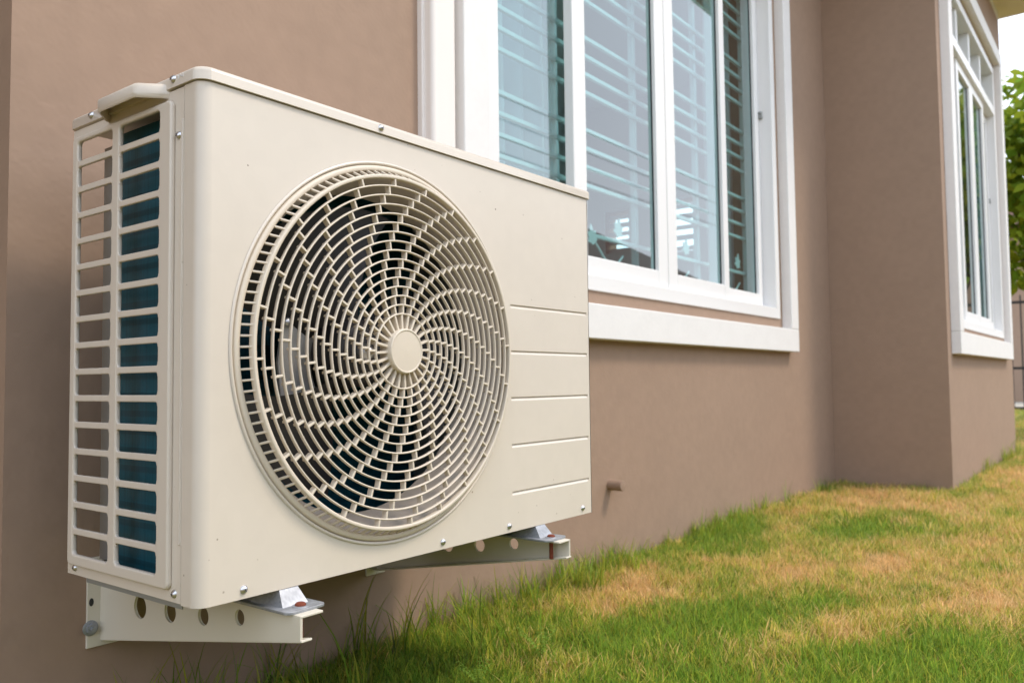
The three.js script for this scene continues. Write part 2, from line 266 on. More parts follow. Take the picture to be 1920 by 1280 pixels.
// ---------------------------------------------------------------- the outdoor unit
const W = 0.738, H = 0.535, D = 0.276, FX = 0.273, FY = 0.262, RW = 0.2365;
const ac = thing('air_conditioner', 'cream outdoor air conditioner unit with round spiral fan grille on wall brackets', 'air conditioner', [0, GY, 0]);
{ // front panel
  const R = 0.014, s = poly([[R, 0], [W - 0.005, 0], [W - 0.005, H], [R, H]]);
  const hole = new THREE.Path(); hole.absarc(FX, FY, RW, 0, Math.PI * 2, true); s.holes.push(hole);
  const gy = [0.336, 0.2665, 0.1965, 0.1265, 0.056], gx0 = 0.514, gx1 = 0.727, gh = 0.0028, troughs = [];
  for (const y of gy) {
    s.holes.push(new THREE.Path([[gx0, y - gh], [gx1, y - gh], [gx1, y + gh], [gx0, y + gh]].map(([a, b]) => new THREE.Vector2(a, b))));
    const v = [[gx0, y + gh, 0], [gx1, y + gh, 0], [gx1, y + gh * 0.7, -0.003], [gx0, y + gh * 0.7, -0.003], [gx0, y - gh, 0], [gx1, y - gh, 0]], g = new THREE.BufferGeometry(), I = [0, 3, 2, 0, 2, 1, 3, 4, 5, 3, 5, 2, 0, 4, 3, 1, 2, 5];
    g.setAttribute('position', new THREE.Float32BufferAttribute(I.flatMap((i) => v[i]), 3)); g.computeVertexNormals(); troughs.push(g);
  }
  const sheet = new THREE.ShapeGeometry(s, 128);
  const qc = (cx, r, a0, a1, zend, x) => { // rounded vertical edge and its return
    const pos = [], idx = [], n = 10, pts = []; for (let i = 0; i <= n; i++) { const a = a0 + ((a1 - a0) * i) / n; pts.push([cx + r * Math.cos(a), -r + r * Math.sin(a), Math.cos(a), Math.sin(a)]); }
    const e = pts[n]; pts.push([e[0], e[1], Math.cos(a1), Math.sin(a1)], [x, zend, Math.cos(a1), Math.sin(a1)]);
    const nor = []; for (const [px, pz, nx, nz] of pts) for (const y of [0, H]) { pos.push(px, y, pz); nor.push(nx, 0, nz); }
    for (let i = 0; i < pts.length - 1; i++) { const k = i * 2; idx.push(k, k + 1, k + 2, k + 2, k + 1, k + 3); }
    const g = new THREE.BufferGeometry(); g.setAttribute('position', new THREE.Float32BufferAttribute(pos, 3)); g.setAttribute('normal', new THREE.Float32BufferAttribute(nor, 3)); g.setIndex(idx); return g; };
  const geo = merge([sheet, ...troughs, qc(R, R, Math.PI / 2, Math.PI, -0.030, 0), qc(W - 0.005, 0.005, Math.PI / 2, 0, -0.05, W), box(0.02, W - 0.004, 0, 0.0015, -0.025, -0.003)]);
  const fp = mesh('front_panel', metreUV(geo), M.paint, ac);
  // stepped recess round the fan opening and the bell mouth behind it
  mesh('fan_recess', lathe([[0.2395, 0.0005], [0.2385, 0.0022], [0.2365, 0.0022], [0.2355, 0.0006], [0.2350, -0.004], [0.2290, -0.005], [0.2270, -0.006]], 160).translate(FX, FY, 0), M.paint, ac);
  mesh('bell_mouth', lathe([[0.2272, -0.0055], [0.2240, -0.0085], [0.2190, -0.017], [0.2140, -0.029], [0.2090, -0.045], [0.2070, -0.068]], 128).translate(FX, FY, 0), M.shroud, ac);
}
{ // fan grille
  const root = mesh('fan_grille', lathe([[0.2345, -0.004], [0.2345, 0.001], [0.2325, 0.0032], [0.2285, 0.0032], [0.2268, 0.001], [0.2265, -0.005]], 160), M.grille, ac);
  root.position.set(FX, FY, 0);
  const zf = 0.0165, dz = 0.0080, r1 = 0.0470, dr = 0.01145, nr = 16;
  const ring = (r, w, d, z) => lathe([[r - w / 2, z - d], [r - w / 2, z - 0.0008], [r - w / 4, z], [r + w / 4, z], [r + w / 2, z - 0.0008], [r + w / 2, z - d], [r - w / 2, z - d]], 128);
  for (let k = 0; k < nr; k++) { const last = k === nr - 1; mesh('ring', ring(r1 + k * dr, last ? 0.0048 : 0.0021, last ? 0.0075 : 0.0040, zf), M.grille, root); }
  const barGeo = (len, w, d) => flat(new RoundedBoxGeometry(len, w, d, 1, 0.0006)).translate(len / 2, 0, -d / 2);
  const spokeG = barGeo(0.0215, 0.0032, 0.0095), barG = barGeo(dr, 0.0028, dz), inner = [];
  const off = []; { let a = 0; for (let k = 0; k < nr; k++) { off.push(a); a += THREE.MathUtils.degToRad(3.0); } }
  for (let j = 0; j < 24; j++) { const a = -Math.PI / 2 + (j / 24) * Math.PI * 2 + 0.06, m = mesh('spoke', spokeG, M.grille, root); m.rotation.z = a; m.position.set(Math.cos(a) * 0.027, Math.sin(a) * 0.027, zf - 0.0006); }
  for (let k = 0; k < nr - 1; k++) for (let j = 0; j < 24; j++) {
    const a = -Math.PI / 2 + (j / 24) * Math.PI * 2 + 0.06 - off[k + 1], r = r1 + k * dr;
    if (k < 3) inner.push(barG.clone().rotateZ(a).translate(Math.cos(a) * r, Math.sin(a) * r, zf - 0.0006));
    else { const m = mesh('cross_bar', barG, M.grille, root); m.rotation.z = a; m.position.set(Math.cos(a) * r, Math.sin(a) * r, zf - 0.0006); }
  }
  mesh('inner_cross_bars', merge(inner), M.grille, root).userData.kind = 'stuff';
  mesh('hub_cap', lathe([[0.0282, 0.002], [0.0282, zf + 0.0035], [0.0278, zf + 0.0050], [0.0266, zf + 0.0056], [0.0256, zf + 0.0052], [0.0252, zf + 0.0045], [0.0246, zf + 0.0049], [0.0, zf + 0.0053]], 64), M.grille, root);
  // bars of the drum between the base flange and the front ring
  const p0 = new THREE.Vector2(0.2278, -0.001), p1 = new THREE.Vector2(0.2192, 0.0145), L = p0.distanceTo(p1), sg = flat(new RoundedBoxGeometry(L, 0.0024, 0.0030, 1, 0.0007)).rotateY(-Math.atan2(p1.y - p0.y, p1.x - p0.x)).translate((p0.x + p1.x) / 2, 0, (p0.y + p1.y) / 2);
  for (let j = 0; j < 120; j++) { const m = mesh('side_bar', sg, M.grille, root); m.rotation.z = (j / 120) * Math.PI * 2; }
}
{ // fan, motor, coil, casing inside
  const fan = mesh('fan', lathe([[0, 0.0], [0.03, 0.0], [0.044, -0.006], [0.046, -0.05], [0, -0.05]], 40), M.fan, ac); fan.position.set(FX, FY, -0.058);
  for (let b = 0; b < 3; b++) {
    const pos = [], idx = [], n = 16, m = 8;
    for (let i = 0; i <= n; i++) for (let j = 0; j <= m; j++) { const u = i / n, v = j / m, r = 0.042 + 0.150 * v, a = -0.15 + u * (1.15 + 0.2 * v) - v * 0.4; pos.push(Math.cos(a) * r, Math.sin(a) * r, -0.005 - u * 0.075 + 0.02 * v * Math.sin(u * Math.PI)); }
    for (let i = 0; i < n; i++) for (let j = 0; j < m; j++) { const a = i * (m + 1) + j, c = a + m + 1; idx.push(a, c, a + 1, c, c + 1, a + 1); }
    const g = new THREE.BufferGeometry(); g.setAttribute('position', new THREE.Float32BufferAttribute(pos, 3)); g.setIndex(idx); g.computeVertexNormals(); g.rotateZ((b / 3) * Math.PI * 2 + 1.85);
    mesh('blade', g, M.fan, fan);
  }
  mesh('fan_nut', lathe([[0, 0.016], [0.006, 0.015], [0.008, 0.010], [0.012, 0.008], [0.012, 0]], 24), M.steel, fan).position.z = 0.0;
  // motor plate
  const s = new THREE.Shape(); s.moveTo(0.012, 0.062); s.lineTo(0.030, 0.070); s.lineTo(0.068, 0.055); s.lineTo(0.090, 0.062); s.bezierCurveTo(0.045, 0.03, 0.045, -0.03, 0.085, -0.058); s.lineTo(0.03, -0.072); s.lineTo(0.008, -0.06); s.lineTo(0.002, 0); s.closePath();
  const mp = mesh('motor_bracket', extrude(s, 0.003, 0.001).translate(0.185, 0.25, -0.128), M.motor, ac);
  for (const y of [0.302, 0.196]) mesh('bolt', lathe([[0, 0.006], [0.006, 0.006], [0.0065, 0.0]], 6).translate(0.200, y, -0.124), M.steel, mp);
  mesh('motor', lathe([[0, 0], [0.05, 0], [0.055, -0.006], [0.055, -0.05], [0, -0.05]], 32).translate(FX + 0.03, FY, -0.145), M.dark, ac);
  // heat exchanger: side leg, bend, back leg
  const path = [], R = 0.05, cx = 0.022 + R, cz = -0.195; for (const z of [-0.052, -0.12]) path.push([0.022, z]);
  for (let i = 0; i <= 14; i++) { const a = Math.PI + (i / 14) * Math.PI / 2; path.push([cx + R * Math.cos(a), cz + R * Math.sin(a)]); }
  const nSide = path.length; path.push([0.3, -0.245], [0.60, -0.245]);
  const pos = [], uv = [], idx = [], th = 0.020; let l = 0;
  path.forEach(([x, z], i) => { const a = path[Math.max(0, i - 1)], b = path[Math.min(path.length - 1, i + 1)]; let tx = b[0] - a[0], tz = b[1] - a[1]; const q = Math.hypot(tx, tz); tx /= q; tz /= q; if (i) l += Math.hypot(x - path[i - 1][0], z - path[i - 1][1]);
    for (const [o, y] of [[0, 0.008], [0, 0.522], [th, 0.522], [th, 0.008]]) { pos.push(x - tz * o * -1 * -1, y, z + tx * o * 1); uv.push(l, y); } });
  for (let i = 0; i < nSide - 1; i++) for (let k = 0; k < 4; k++) { const a = i * 4 + k, b = i * 4 + ((k + 1) % 4); idx.push(a, b, a + 4, b, b + 4, a + 4); }
  const g = new THREE.BufferGeometry(); g.setAttribute('position', new THREE.Float32BufferAttribute(pos, 3)); g.setAttribute('uv', new THREE.Float32BufferAttribute(uv, 2)); g.setIndex(idx);
  const gf = g.toNonIndexed(); gf.computeVertexNormals(); mesh('coil', gf, M.coil, ac);
  mesh('rear_coil', box(0.0725, 0.60, 0.008, 0.522, -0.245, -0.225), M.coil, ac);
  mesh('partition', box(0.535, 0.540, 0.004, 0.53, -0.224, -0.008), M.pan, ac);
  mesh('right_panel', merge([box(W - 0.0022, W - 0.0006, 0, H, -D, -0.05), box(0.60, W - 0.003, 0, H, -D, -D + 0.0015)]), M.paint, ac);
  mesh('rear_post', merge([box(0.036, 0.050, 0.012, 0.40, -0.271, -0.269), box(0.0355, 0.037, 0.012, 0.52, -0.272, -0.245)]), M.pan, ac);
  for (const y of [0.37, 0.325, 0.21, 0.13, 0.08]) mesh('rivet', lathe([[0, 0.002], [0.002, 0.002], [0.003, 0]], 10).translate(0.043, y, -0.2688), M.dark, ac);
  mesh('base_pan', merge([rbox(0.012, W - 0.006, 0.002, 0.010, -D + 0.002, -0.012, 0.002, 1)]), M.pan, ac);
  mesh('pan_lip', rbox(0.0025, 0.0045, -0.0052, 0.006, -0.235, -0.032, 0.0008, 1), M.pan, ac);
}
{ // side panel with its raised louvre frame
  const Z = (z) => -z; // shape x runs along -z
  const s = poly([[0.0305, 0.0012], [D, 0.0012], [D, H - 0.001], [0.0305, H - 0.001]]); s.holes.push(roundRect(THREE.Path, 0.062, 0.022, 0.258, 0.520, 0.004));
  mesh('side_panel', metreUV(extrude(s, 0.0012).rotateY(Math.PI / 2).translate(0, 0, 0)), M.paint, ac);
  const f = roundRect(THREE.Shape, 0.0465, 0.0135, 0.2665, 0.5225, 0.007), yB = 0.0265, yT = 0.5155, cols = [[0.0690, 0.1545], [0.1705, 0.2535]];
  for (const [a, b] of cols) f.holes.push(roundRect(THREE.Path, a, yB, b, yT, 0.005));
  const bev = 0.0024, fr = new THREE.ExtrudeGeometry(f, { depth: 0.0014, bevelEnabled: true, bevelSize: bev, bevelThickness: bev, bevelSegments: 4, bevelOffset: -bev, curveSegments: 8 });
  const sg = mesh('side_grille', fr.rotateY(Math.PI / 2).scale(-1, 1, 1).translate(-0.0022, 0, 0), M.paint, ac);
  { const q = flat(sg.geometry), p = q.attributes.position.array; for (let i = 0; i < p.length; i += 9) for (let k = 0; k < 3; k++) { const t = p[i + 3 + k]; p[i + 3 + k] = p[i + 6 + k]; p[i + 6 + k] = t; } sg.geometry = mergeVertices(q.deleteAttribute('normal').deleteAttribute('uv')); sg.geometry.computeVertexNormals(); sg.geometry = flat(sg.geometry); sg.geometry.computeVertexNormals(); }
  const pitch = (yT - yB + 0.0085) / 16;
  for (const [a, b] of cols) {
    const h = 0.0034, fl = 0.0042, sh = new THREE.Shape(), e = 0.002;
    sh.moveTo(a - e, -h - fl); sh.lineTo(a + 0.0005, -h - fl); sh.quadraticCurveTo(a + 0.0005, -h, a + fl, -h); sh.lineTo(b - fl, -h); sh.quadraticCurveTo(b - 0.0005, -h, b - 0.0005, -h - fl); sh.lineTo(b + e, -h - fl); sh.lineTo(b + e, h + fl); sh.lineTo(b - 0.0005, h + fl); sh.quadraticCurveTo(b - 0.0005, h, b - fl, h); sh.lineTo(a + fl, h); sh.quadraticCurveTo(a + 0.0005, h, a + 0.0005, h + fl); sh.lineTo(a - e, h + fl); sh.closePath();
    const bg = new THREE.ExtrudeGeometry(sh, { depth: 0.0016, bevelEnabled: true, bevelSize: 0.0013, bevelThickness: 0.0013, bevelSegments: 3, bevelOffset: -0.0010, curveSegments: 5 }).rotateY(Math.PI / 2).translate(-0.0042, 0, 0);
    for (let k = 1; k < 16; k++) mesh('grille_bar', bg, M.paint, sg).position.y = yB - 0.00425 + k * pitch;
  }
  mesh('edge_ridge', rbox(-0.0016, 0.002, 0.06, 0.50, -0.0345, -0.0318, 0.0008, 1), M.paint, ac);
}
{ // lid with carrying handle
  const s = new THREE.Shape(), x0 = -0.003, x1 = W + 0.003, z0 = -0.0035, z1 = D + 0.003, R = 0.016, r = 0.006;   // shape y = -z
  s.moveTo(x0 + R, z0); s.lineTo(x1 - r, z0); s.absarc(x1 - r, z0 + r, r, -Math.PI / 2, 0); s.lineTo(x1, z1 - r); s.absarc(x1 - r, z1 - r, r, 0, Math.PI / 2); s.lineTo(x0 + r, z1); s.absarc(x0 + r, z1 - r, r, Math.PI / 2, Math.PI); s.lineTo(x0, z0 + R); s.absarc(x0 + R, z0 + R, R, Math.PI, Math.PI * 1.5);
  const lid = mesh('lid', metreUV(loft(s.getPoints(10), [[0.0002, 0.004], [0.0002, 0], [0.0092, 0], [0.0118, 0.0006], [0.0136, 0.0022], [0.0146, 0.0048], [0.0150, 0.0090]]).translate(0, H + 0.0008, 0)), M.paint, ac);
  const out = [[0.004, 0.057], [-0.006, 0.0625], [-0.0250, 0.080], [-0.0275, 0.085], [-0.0275, 0.160], [-0.0250, 0.165], [-0.006, 0.188], [0.004, 0.192]];
  mesh('handle', loft(out.map(([x, y]) => new THREE.Vector2(x, y)), [[0.004, 0.0035], [-0.0005, 0.0030], [-0.0012, 0.0018], [0.0, 0.0006], [0.003, 0], [0.0110, 0], [0.0132, 0.0010], [0.0148, 0.0032], [0.0158, 0.0080]], [0.0135, 0.0030]).translate(0, 0.5285, 0), M.paint, lid);
}
{ // pale scratch marks on the lid's end
  const lid = ac.children.find((c) => c.name === 'lid'), st = [];
  for (const [z, y, l, a] of [[0.0375, 0.5448, 0.005, 1.2], [0.0350, 0.5445, 0.0045, -0.9], [0.0318, 0.5452, 0.005, 0.9], [0.0300, 0.5440, 0.003, 0.1], [0.0282, 0.5450, 0.0045, 1.35]]) st.push(new THREE.BoxGeometry(0.0004, 0.0007, l).rotateX(a).translate(-0.0031, y, -z));
  mesh('scratch', merge(st), M.white, lid);
}
{ // screws
  const sc = lathe([[0, 0.0032], [0.0018, 0.0029], [0.0034, 0.0019], [0.0042, 0.0004], [0.0046, 0.0], [0.0046, -0.001]], 18);
  const cross = merge([box(-0.0018, 0.0018, -0.0003, 0.0003, 0.0027, 0.0033), box(-0.0003, 0.0003, -0.0018, 0.0018, 0.0026, 0.00325)]);
  const put = (x, y, z, ry) => { const m = mesh('screw', sc, M.steel, ac); m.position.set(x, y, z); m.rotation.y = ry; const c = mesh('slot', cross, M.dark, m); c.rotation.z = x * 9 + y * 5; };
  for (const [x, y] of [[0.053, 0.0095], [0.36, 0.0095], [0.505, 0.0095], [0.706, 0.0105]]) put(x, y, 0.0005, 0);
  put(0.247, 0.5425, 0.0036, 0);
  for (const [y, z] of [[0.484, -0.0405], [0.0095, -0.257], [0.0098, -0.042]]) put(0.0, y, z, -Math.PI / 2);
  for (const [y, z] of [[0.5445, -0.047], [0.5435, -0.226]]) put(-0.0032, y, z, -Math.PI / 2);
}
{ // feet: zinc pressings across the base with rusty bolts
  for (const x of [0.110, 0.584]) {
    const y = -0.0195, pl = roundRect(THREE.Shape, -0.026, -0.033, 0.026, 0.285, 0.008);
    const geo = [extrude(pl, 0.0020, 0.0006, 6).rotateX(-Math.PI / 2).translate(x, y, 0)];
    // pressed hump that climbs from the plate to the base pan
    const v = [[-0.017, 0, 0.012], [0.017, 0, 0.012], [-0.011, 0.0215, -0.004], [0.011, 0.0215, -0.004], [-0.021, 0, -0.04], [0.021, 0, -0.04], [-0.013, 0.0215, -0.04], [0.013, 0.0215, -0.04]], I = [0, 1, 3, 0, 3, 2, 2, 3, 7, 2, 7, 6, 4, 0, 2, 4, 2, 6, 1, 5, 7, 1, 7, 3], g = new THREE.BufferGeometry();
    g.setAttribute('position', new THREE.Float32BufferAttribute(I.flatMap((i) => [v[i][0] + x, v[i][1] + y + 0.002, v[i][2]]), 3)); g.computeVertexNormals(); geo.push(g);
    geo.push(box(x - 0.018, x + 0.018, y + 0.002, 0.0025, -0.27, -0.04));
    const ft = mesh('foot', metreUV(merge(geo)), M.zinc, ac);
    mesh('bolt', merge([lathe([[0, 0.0038], [0.0045, 0.0036], [0.0060, 0.0022], [0.0062, 0.0008], [0.0062, 0]], 12).rotateX(-Math.PI / 2), new THREE.CylinderGeometry(0.0032, 0.0032, 0.034, 10).translate(0, -0.016, 0)]).translate(x, y + 0.0030, 0.020), M.rust, ft);
    mesh('washer', lathe([[0.0035, 0.0012], [0.0088, 0.0012], [0.0092, 0]], 20).rotateX(-Math.PI / 2).translate(x, y + 0.0024, 0.020), M.zinc, ft);
  }
}
// ---------------------------------------------------------------- wall brackets
const hex = (r, h) => { const g = flat(new THREE.CylinderGeometry(r, r, h, 6).rotateX(Math.PI / 2)); g.computeVertexNormals(); return g; };
function bracket(xw, dir, label) { // xw: plane of the web; the flanges point along dir
  const t = thing('wall_bracket', label, 'bracket', [xw, -0.02 + GY, Z1], 'steel brackets under the unit');
  const zl = 0.043 - Z1, s = new THREE.Shape(); s.moveTo(0.004, -0.0005); s.lineTo(zl, -0.0005); s.lineTo(zl, -0.0265); s.lineTo(0.004, -0.0995); s.closePath();
  for (const [z, y, r] of [[-0.279, -0.040, 0.0152], [-0.208, -0.035, 0.0132], [-0.136, -0.0285, 0.0113], [-0.064, -0.0185, 0.0094]]) { const h = new THREE.Path(); h.absarc(z - Z1, y, r, 0, Math.PI * 2, true); s.holes.push(h); }
  const tk = 0.0026;
  mesh('web', metreUV(extrude(s, tk, 0.0004, 24).rotateY(-Math.PI / 2).translate(dir > 0 ? tk : 0, 0, 0)), M.bracket, t);
  const bx = (n, a, b, c, d, e, f) => mesh(n, rbox(Math.min(a * dir, b * dir), Math.max(a * dir, b * dir), c, d, e, f, 0.0008, 1), M.bracket, t);
  bx('top_flange', 0.0, 0.030, -0.0028, 0, 0.004, zl + 0.0004);
  const L = Math.hypot(zl, 0.073), a = Math.atan2(0.073, zl - 0.004), fl = mesh('bottom_flange', rbox(Math.min(0, 0.014 * dir), Math.max(0, 0.014 * dir), -0.0013, 0.0013, -L / 2, L / 2, 0.0008, 1), M.bracket, t);
  fl.position.set(0, -0.063, zl / 2 + 0.002); fl.rotation.x = -a;
  mesh('wall_plate', rbox(Math.min(-0.018 * dir, 0.028 * dir), Math.max(-0.018 * dir, 0.028 * dir), -0.108, 0.012, 0, 0.004, 0.001, 1), M.bracket, t);
  for (const y of [-0.081]) { const b = mesh('anchor_bolt', merge([hex(0.0068, 0.0050).translate(0, 0, 0.0042), lathe([[0.0102, 0.0], [0.0102, 0.0014], [0.004, 0.0017]], 24), new THREE.CylinderGeometry(0.0030, 0.0030, 0.006, 10).rotateX(Math.PI / 2).translate(0, 0, 0.0075)]).translate(-0.0135 * dir, y, 0.004), M.zinc, t); }
  mesh('slot', lathe([[0, 0.0003], [0.0032, 0.0003]], 14).scale(1, 1.7, 1).translate(-0.0125 * dir, -0.047, 0.004), M.dark, t);
}
bracket(0.092, 1, 'cream steel bracket with round holes under the louvred left end of the unit');
bracket(0.602, -1, 'cream steel bracket under the right part of the unit, seen from its open side');

// ---------------------------------------------------------------- lawn
const free = (x, z, m = 0) => { if (x < X0 - m) return z > -1.07 + m; if (x < XC - m) return z > Z1 + m; if (x < XE + m) return z > Z2 + m; return x < 13.2; };
const spots = [[1.22, -0.17, 0.13, 0.12, 1], [2.95, -0.12, 0.42, 0.22, 1.1], [1.58, 0.07, 0.16, 0.1, 1], [1.04, 0.21, 0.12, 0.05, 1], [1.25, 0.31, 0.14, 0.06, 0.9], [1.56, 0.46, 0.14, 0.08, 1], [1.88, 0.22, 0.25, 0.10, 0.8], [2.3, 0.35, 0.4, 0.18, 0.5], [4.1, 0.3, 0.7, 0.2, 0.8], [3.4, 0.45, 0.5, 0.25, 0.6], [1.42, -0.28, 0.08, 0.06, 0.6], [6.5, 0.4, 1.2, 0.6, 0.6]];
const greens = [[1.09, 0.47, 0.14, 0.10, 0.9], [2.05, -0.30, 0.30, 0.06, 1.3], [0.55, -0.1, 0.5, 0.4, 0.7], [1.05, 0.02, 0.20, 0.10, 0.9], [2.3, 0.0, 0.35, 0.10, 0.7], [1.35, 0.15, 0.1, 0.06, 0.4]];
const dry = (x, z) => { let s = 0.17 + 0.9 * fbm(x * 1.7, z * 2.6, 1.3) + 1.3 * fbm(x * 7, z * 9, 4.2, 3); for (const [a, b, c, d, k] of spots) s += 0.85 * k * Math.exp(-(((x - a) / c) ** 2) - ((z - b) / d) ** 2); for (const [a, b, c, d, k] of greens) s -= k * Math.exp(-(((x - a) / c) ** 2) - ((z - b) / d) ** 2); return s; };
const leafMat = new THREE.MeshPhysicalMaterial({ color: 0xffffff, vertexColors: true, roughness: 0.92, specularIntensity: 0.25, transmission: 0.45, thickness: 0, side: THREE.DoubleSide, ior: 1.35 });
function tuft(n, spread, l0, l1, w0, w1, lean, cols, seg = 3) {
  const pos = [], col = [], idx = [], nor = [];
  for (let b = 0; b < n; b++) {
    const a = rr(0, Math.PI * 2), r = spread * Math.sqrt(rnd()), ox = Math.cos(a) * r, oz = Math.sin(a) * r, L = rr(l0, l1), w = rr(w0, w1), la = rr(0, Math.PI * 2), ln = lean * rr(0.25, 1.2), dx = Math.cos(la), dz = Math.sin(la), sx = -dz, sz = dx, c = cols[Math.floor(rnd() * cols.length)], v = rr(0.75, 1.2), base = pos.length / 3;
    for (let k = 0; k <= seg; k++) { const t = k / seg, h = L * (t - 0.25 * ln * t * t), o = L * ln * t * t * 0.9, ww = (w / 2) * (1 - t * t * 0.85) * (k === seg ? 0.15 : 1);
      for (const q of [-1, 1]) { pos.push(ox + dx * o + sx * ww * q, h - 0.004, oz + dz * o + sz * ww * q); nor.push(-dx * 0.6 * (1 - t), 0.75, -dz * 0.6 * (1 - t)); col.push(c[0] * v, c[1] * v, c[2] * v); } }
    for (let k = 0; k < seg; k++) { const i = base + k * 2; idx.push(i, i + 1, i + 2, i + 1, i + 3, i + 2); }
  }
  const g = new THREE.BufferGeometry(); g.setAttribute('position', new THREE.Float32BufferAttribute(pos, 3)); g.setAttribute('color', new THREE.Float32BufferAttribute(col, 3)); g.setAttribute('normal', new THREE.Float32BufferAttribute(nor, 3)); g.setIndex(idx); g.normalizeNormals(); return g;
}
const GREEN = [[0.20, 0.33, 0.026], [0.27, 0.38, 0.034], [0.15, 0.28, 0.022], [0.44, 0.46, 0.05]], MID = [[0.52, 0.48, 0.06], [0.60, 0.50, 0.09], [0.38, 0.44, 0.05], [0.74, 0.54, 0.18]], STRAW = [[0.84, 0.56, 0.25], [0.76, 0.48, 0.19], [0.88, 0.64, 0.33], [0.66, 0.50, 0.14]];
const kinds = [0, 1, 2].map((k) => [0, 1, 2].map(() => ({ geo: tuft(k === 2 ? 22 : 20, 0.024, k === 2 ? 0.014 : 0.016, k === 2 ? 0.040 : 0.040, 0.0011, 0.0023, k === 2 ? 1.15 : 0.8, [GREEN, MID, STRAW][k]), list: [] })));
const tall = [0, 1, 2].map(() => ({ geo: tuft(9, 0.016, 0.07, 0.17, 0.0022, 0.0040, 0.7, GREEN, 5), list: [] }));
const lawn = new THREE.Group(); lawn.name = 'lawn_grass'; scene.add(lawn); lawn.userData = { kind: 'stuff', label: 'green and straw coloured lawn grass along the foot of the house', category: 'grass' };
function sow(n, x0, x1, z0, z1, s0, s1, ok = () => true) {
  for (let i = 0; i < n; i++) {
    const x = rr(x0, x1), z = rr(z0, z1); if (!free(x, z, 0.008) || !ok(x, z)) continue;
    const d = dry(x, z) + rr(-0.52, 0.52), k = d < 0.08 ? 0 : d < 0.56 ? 1 : 2;
    kinds[k][Math.floor(rnd() * 3)].list.push([x, 0, z, rr(0, 6.28), rr(s0, s1) * (d > 0.75 ? 0.8 : 1), rr(-0.15, 0.15), rr(-0.15, 0.15)]);
  }
}
sow(15000, -0.1, 2.3, Z1, 0.9, 0.8, 1.25);
sow(14000, 2.3, 5.6, Z1, 1.6, 0.95, 1.5);
sow(5000, -1.5, 3, 0.9, 2.5, 1, 1.5);
sow(12000, 5.6, 13.2, -2, 3, 1.4, 2.2);
sow(2500, -1.5, -0.1, -1.06, 0.9, 0.9, 1.4);
function sowTall(n, x0, x1, dz, s0, s1, zw = Z1) { for (let i = 0; i < n; i++) tall[Math.floor(rnd() * 3)].list.push([rr(x0, x1), 0, zw + 0.008 + dz * rnd() * rnd(), rr(0, 6.28), rr(s0, s1), rr(-0.15, 0.25), rr(-0.2, 0.2)]); }
sowTall(46, 0.1, 0.75, 0.30, 0.6, 1.1); sowTall(110, 0.75, 1.5, 0.14, 0.4, 0.78); sowTall(40, 1.5, 3.3, 0.05, 0.35, 0.7); sowTall(80, 1.85, 2.35, 0.11, 0.35, 0.62); sowTall(30, 1.1, 1.45, 0.1, 0.45, 0.7);
sowTall(26, 4.1, 5.6, 0.06, 0.5, 0.9, Z2); sowTall(14, 3.5, 4.1, 0.05, 0.3, 0.6, Z2); sowTall(40, 0.35, 0.95, 0.45, 0.35, 0.55);
{ const dm = new THREE.Object3D(); dm.rotation.order = 'YXZ'; const cc = new THREE.Color();
  for (const { geo, list } of [...kinds.flat(), ...tall]) { const im = new THREE.InstancedMesh(geo, leafMat, list.length); im.name = 'grass_tufts'; im.userData.kind = 'stuff'; im.castShadow = im.receiveShadow = true;
    list.forEach(([x, y, z, a, s, tx, tz], i) => { dm.position.set(x, y, z); dm.rotation.set(tx, a, tz); dm.scale.set(s, s * (0.85 + 0.3 * ((i * 0.618) % 1)), s); dm.updateMatrix(); im.setMatrixAt(i, dm.matrix); const v = 0.8 + 0.4 * ((i * 0.754877) % 1), y2 = 0.95 + 0.12 * ((i * 0.5698) % 1); im.setColorAt(i, cc.setRGB(v * y2, v, v)); });
    lawn.add(im); } }
// small weeds with paired leaflets
function weed(x, z, s, label) {
  const t = thing('weed', label, 'weed', [x, 0, z], 'small weeds in the lawn');
  const L = [], S = [];
  for (let b = 0; b < 6; b++) {
    const a = b * 1.05 + 0.4, lean = 0.35 + 0.12 * b, pts = []; for (let k = 0; k <= 6; k++) { const u = k / 6; pts.push(new THREE.Vector3(Math.cos(a) * u * u * lean * 0.09 * s, u * 0.115 * s * (1 - 0.25 * lean * u), Math.sin(a) * u * u * lean * 0.09 * s)); }
    const c = new THREE.CatmullRomCurve3(pts); S.push(new THREE.TubeGeometry(c, 8, 0.0009 * s, 5));
    for (let k = 2; k <= 9; k++) for (const q of [-1, 1]) { const p = c.getPoint(k / 9), tn = c.getTangent(k / 9), g = new THREE.BufferGeometry(), l = 0.015 * s * (1.1 - 0.4 * Math.abs(k / 9 - 0.5)), w = 0.0032 * s;
      g.setAttribute('position', new THREE.Float32BufferAttribute([0, 0, 0, l * 0.5, 0.0005, w, l, -0.001, 0, l * 0.5, 0.0005, -w], 3)); g.setIndex([0, 1, 2, 0, 2, 3]); g.computeVertexNormals(); g.rotateY(-Math.atan2(tn.z, tn.x + 1e-6) - q * 1.15).translate(p.x, p.y, p.z); L.push(g); }
  }
  mesh('stem', merge(S), weedMat, t); mesh('leaves', merge(L), weedMat, t);
}
const weedMat = new THREE.MeshPhysicalMaterial({ color: lin(0.26, 0.40, 0.06), roughness: 0.95, specularIntensity: 0.15, transmission: 0.3, thickness: 0, side: THREE.DoubleSide, ior: 1.35 });
weed(0.72, -0.10, 0.62, 'small feathery weed standing in the tall grass below the fan');
weed(0.55, -0.10, 0.5, 'lower feathery weed at the bottom edge, under the fan');

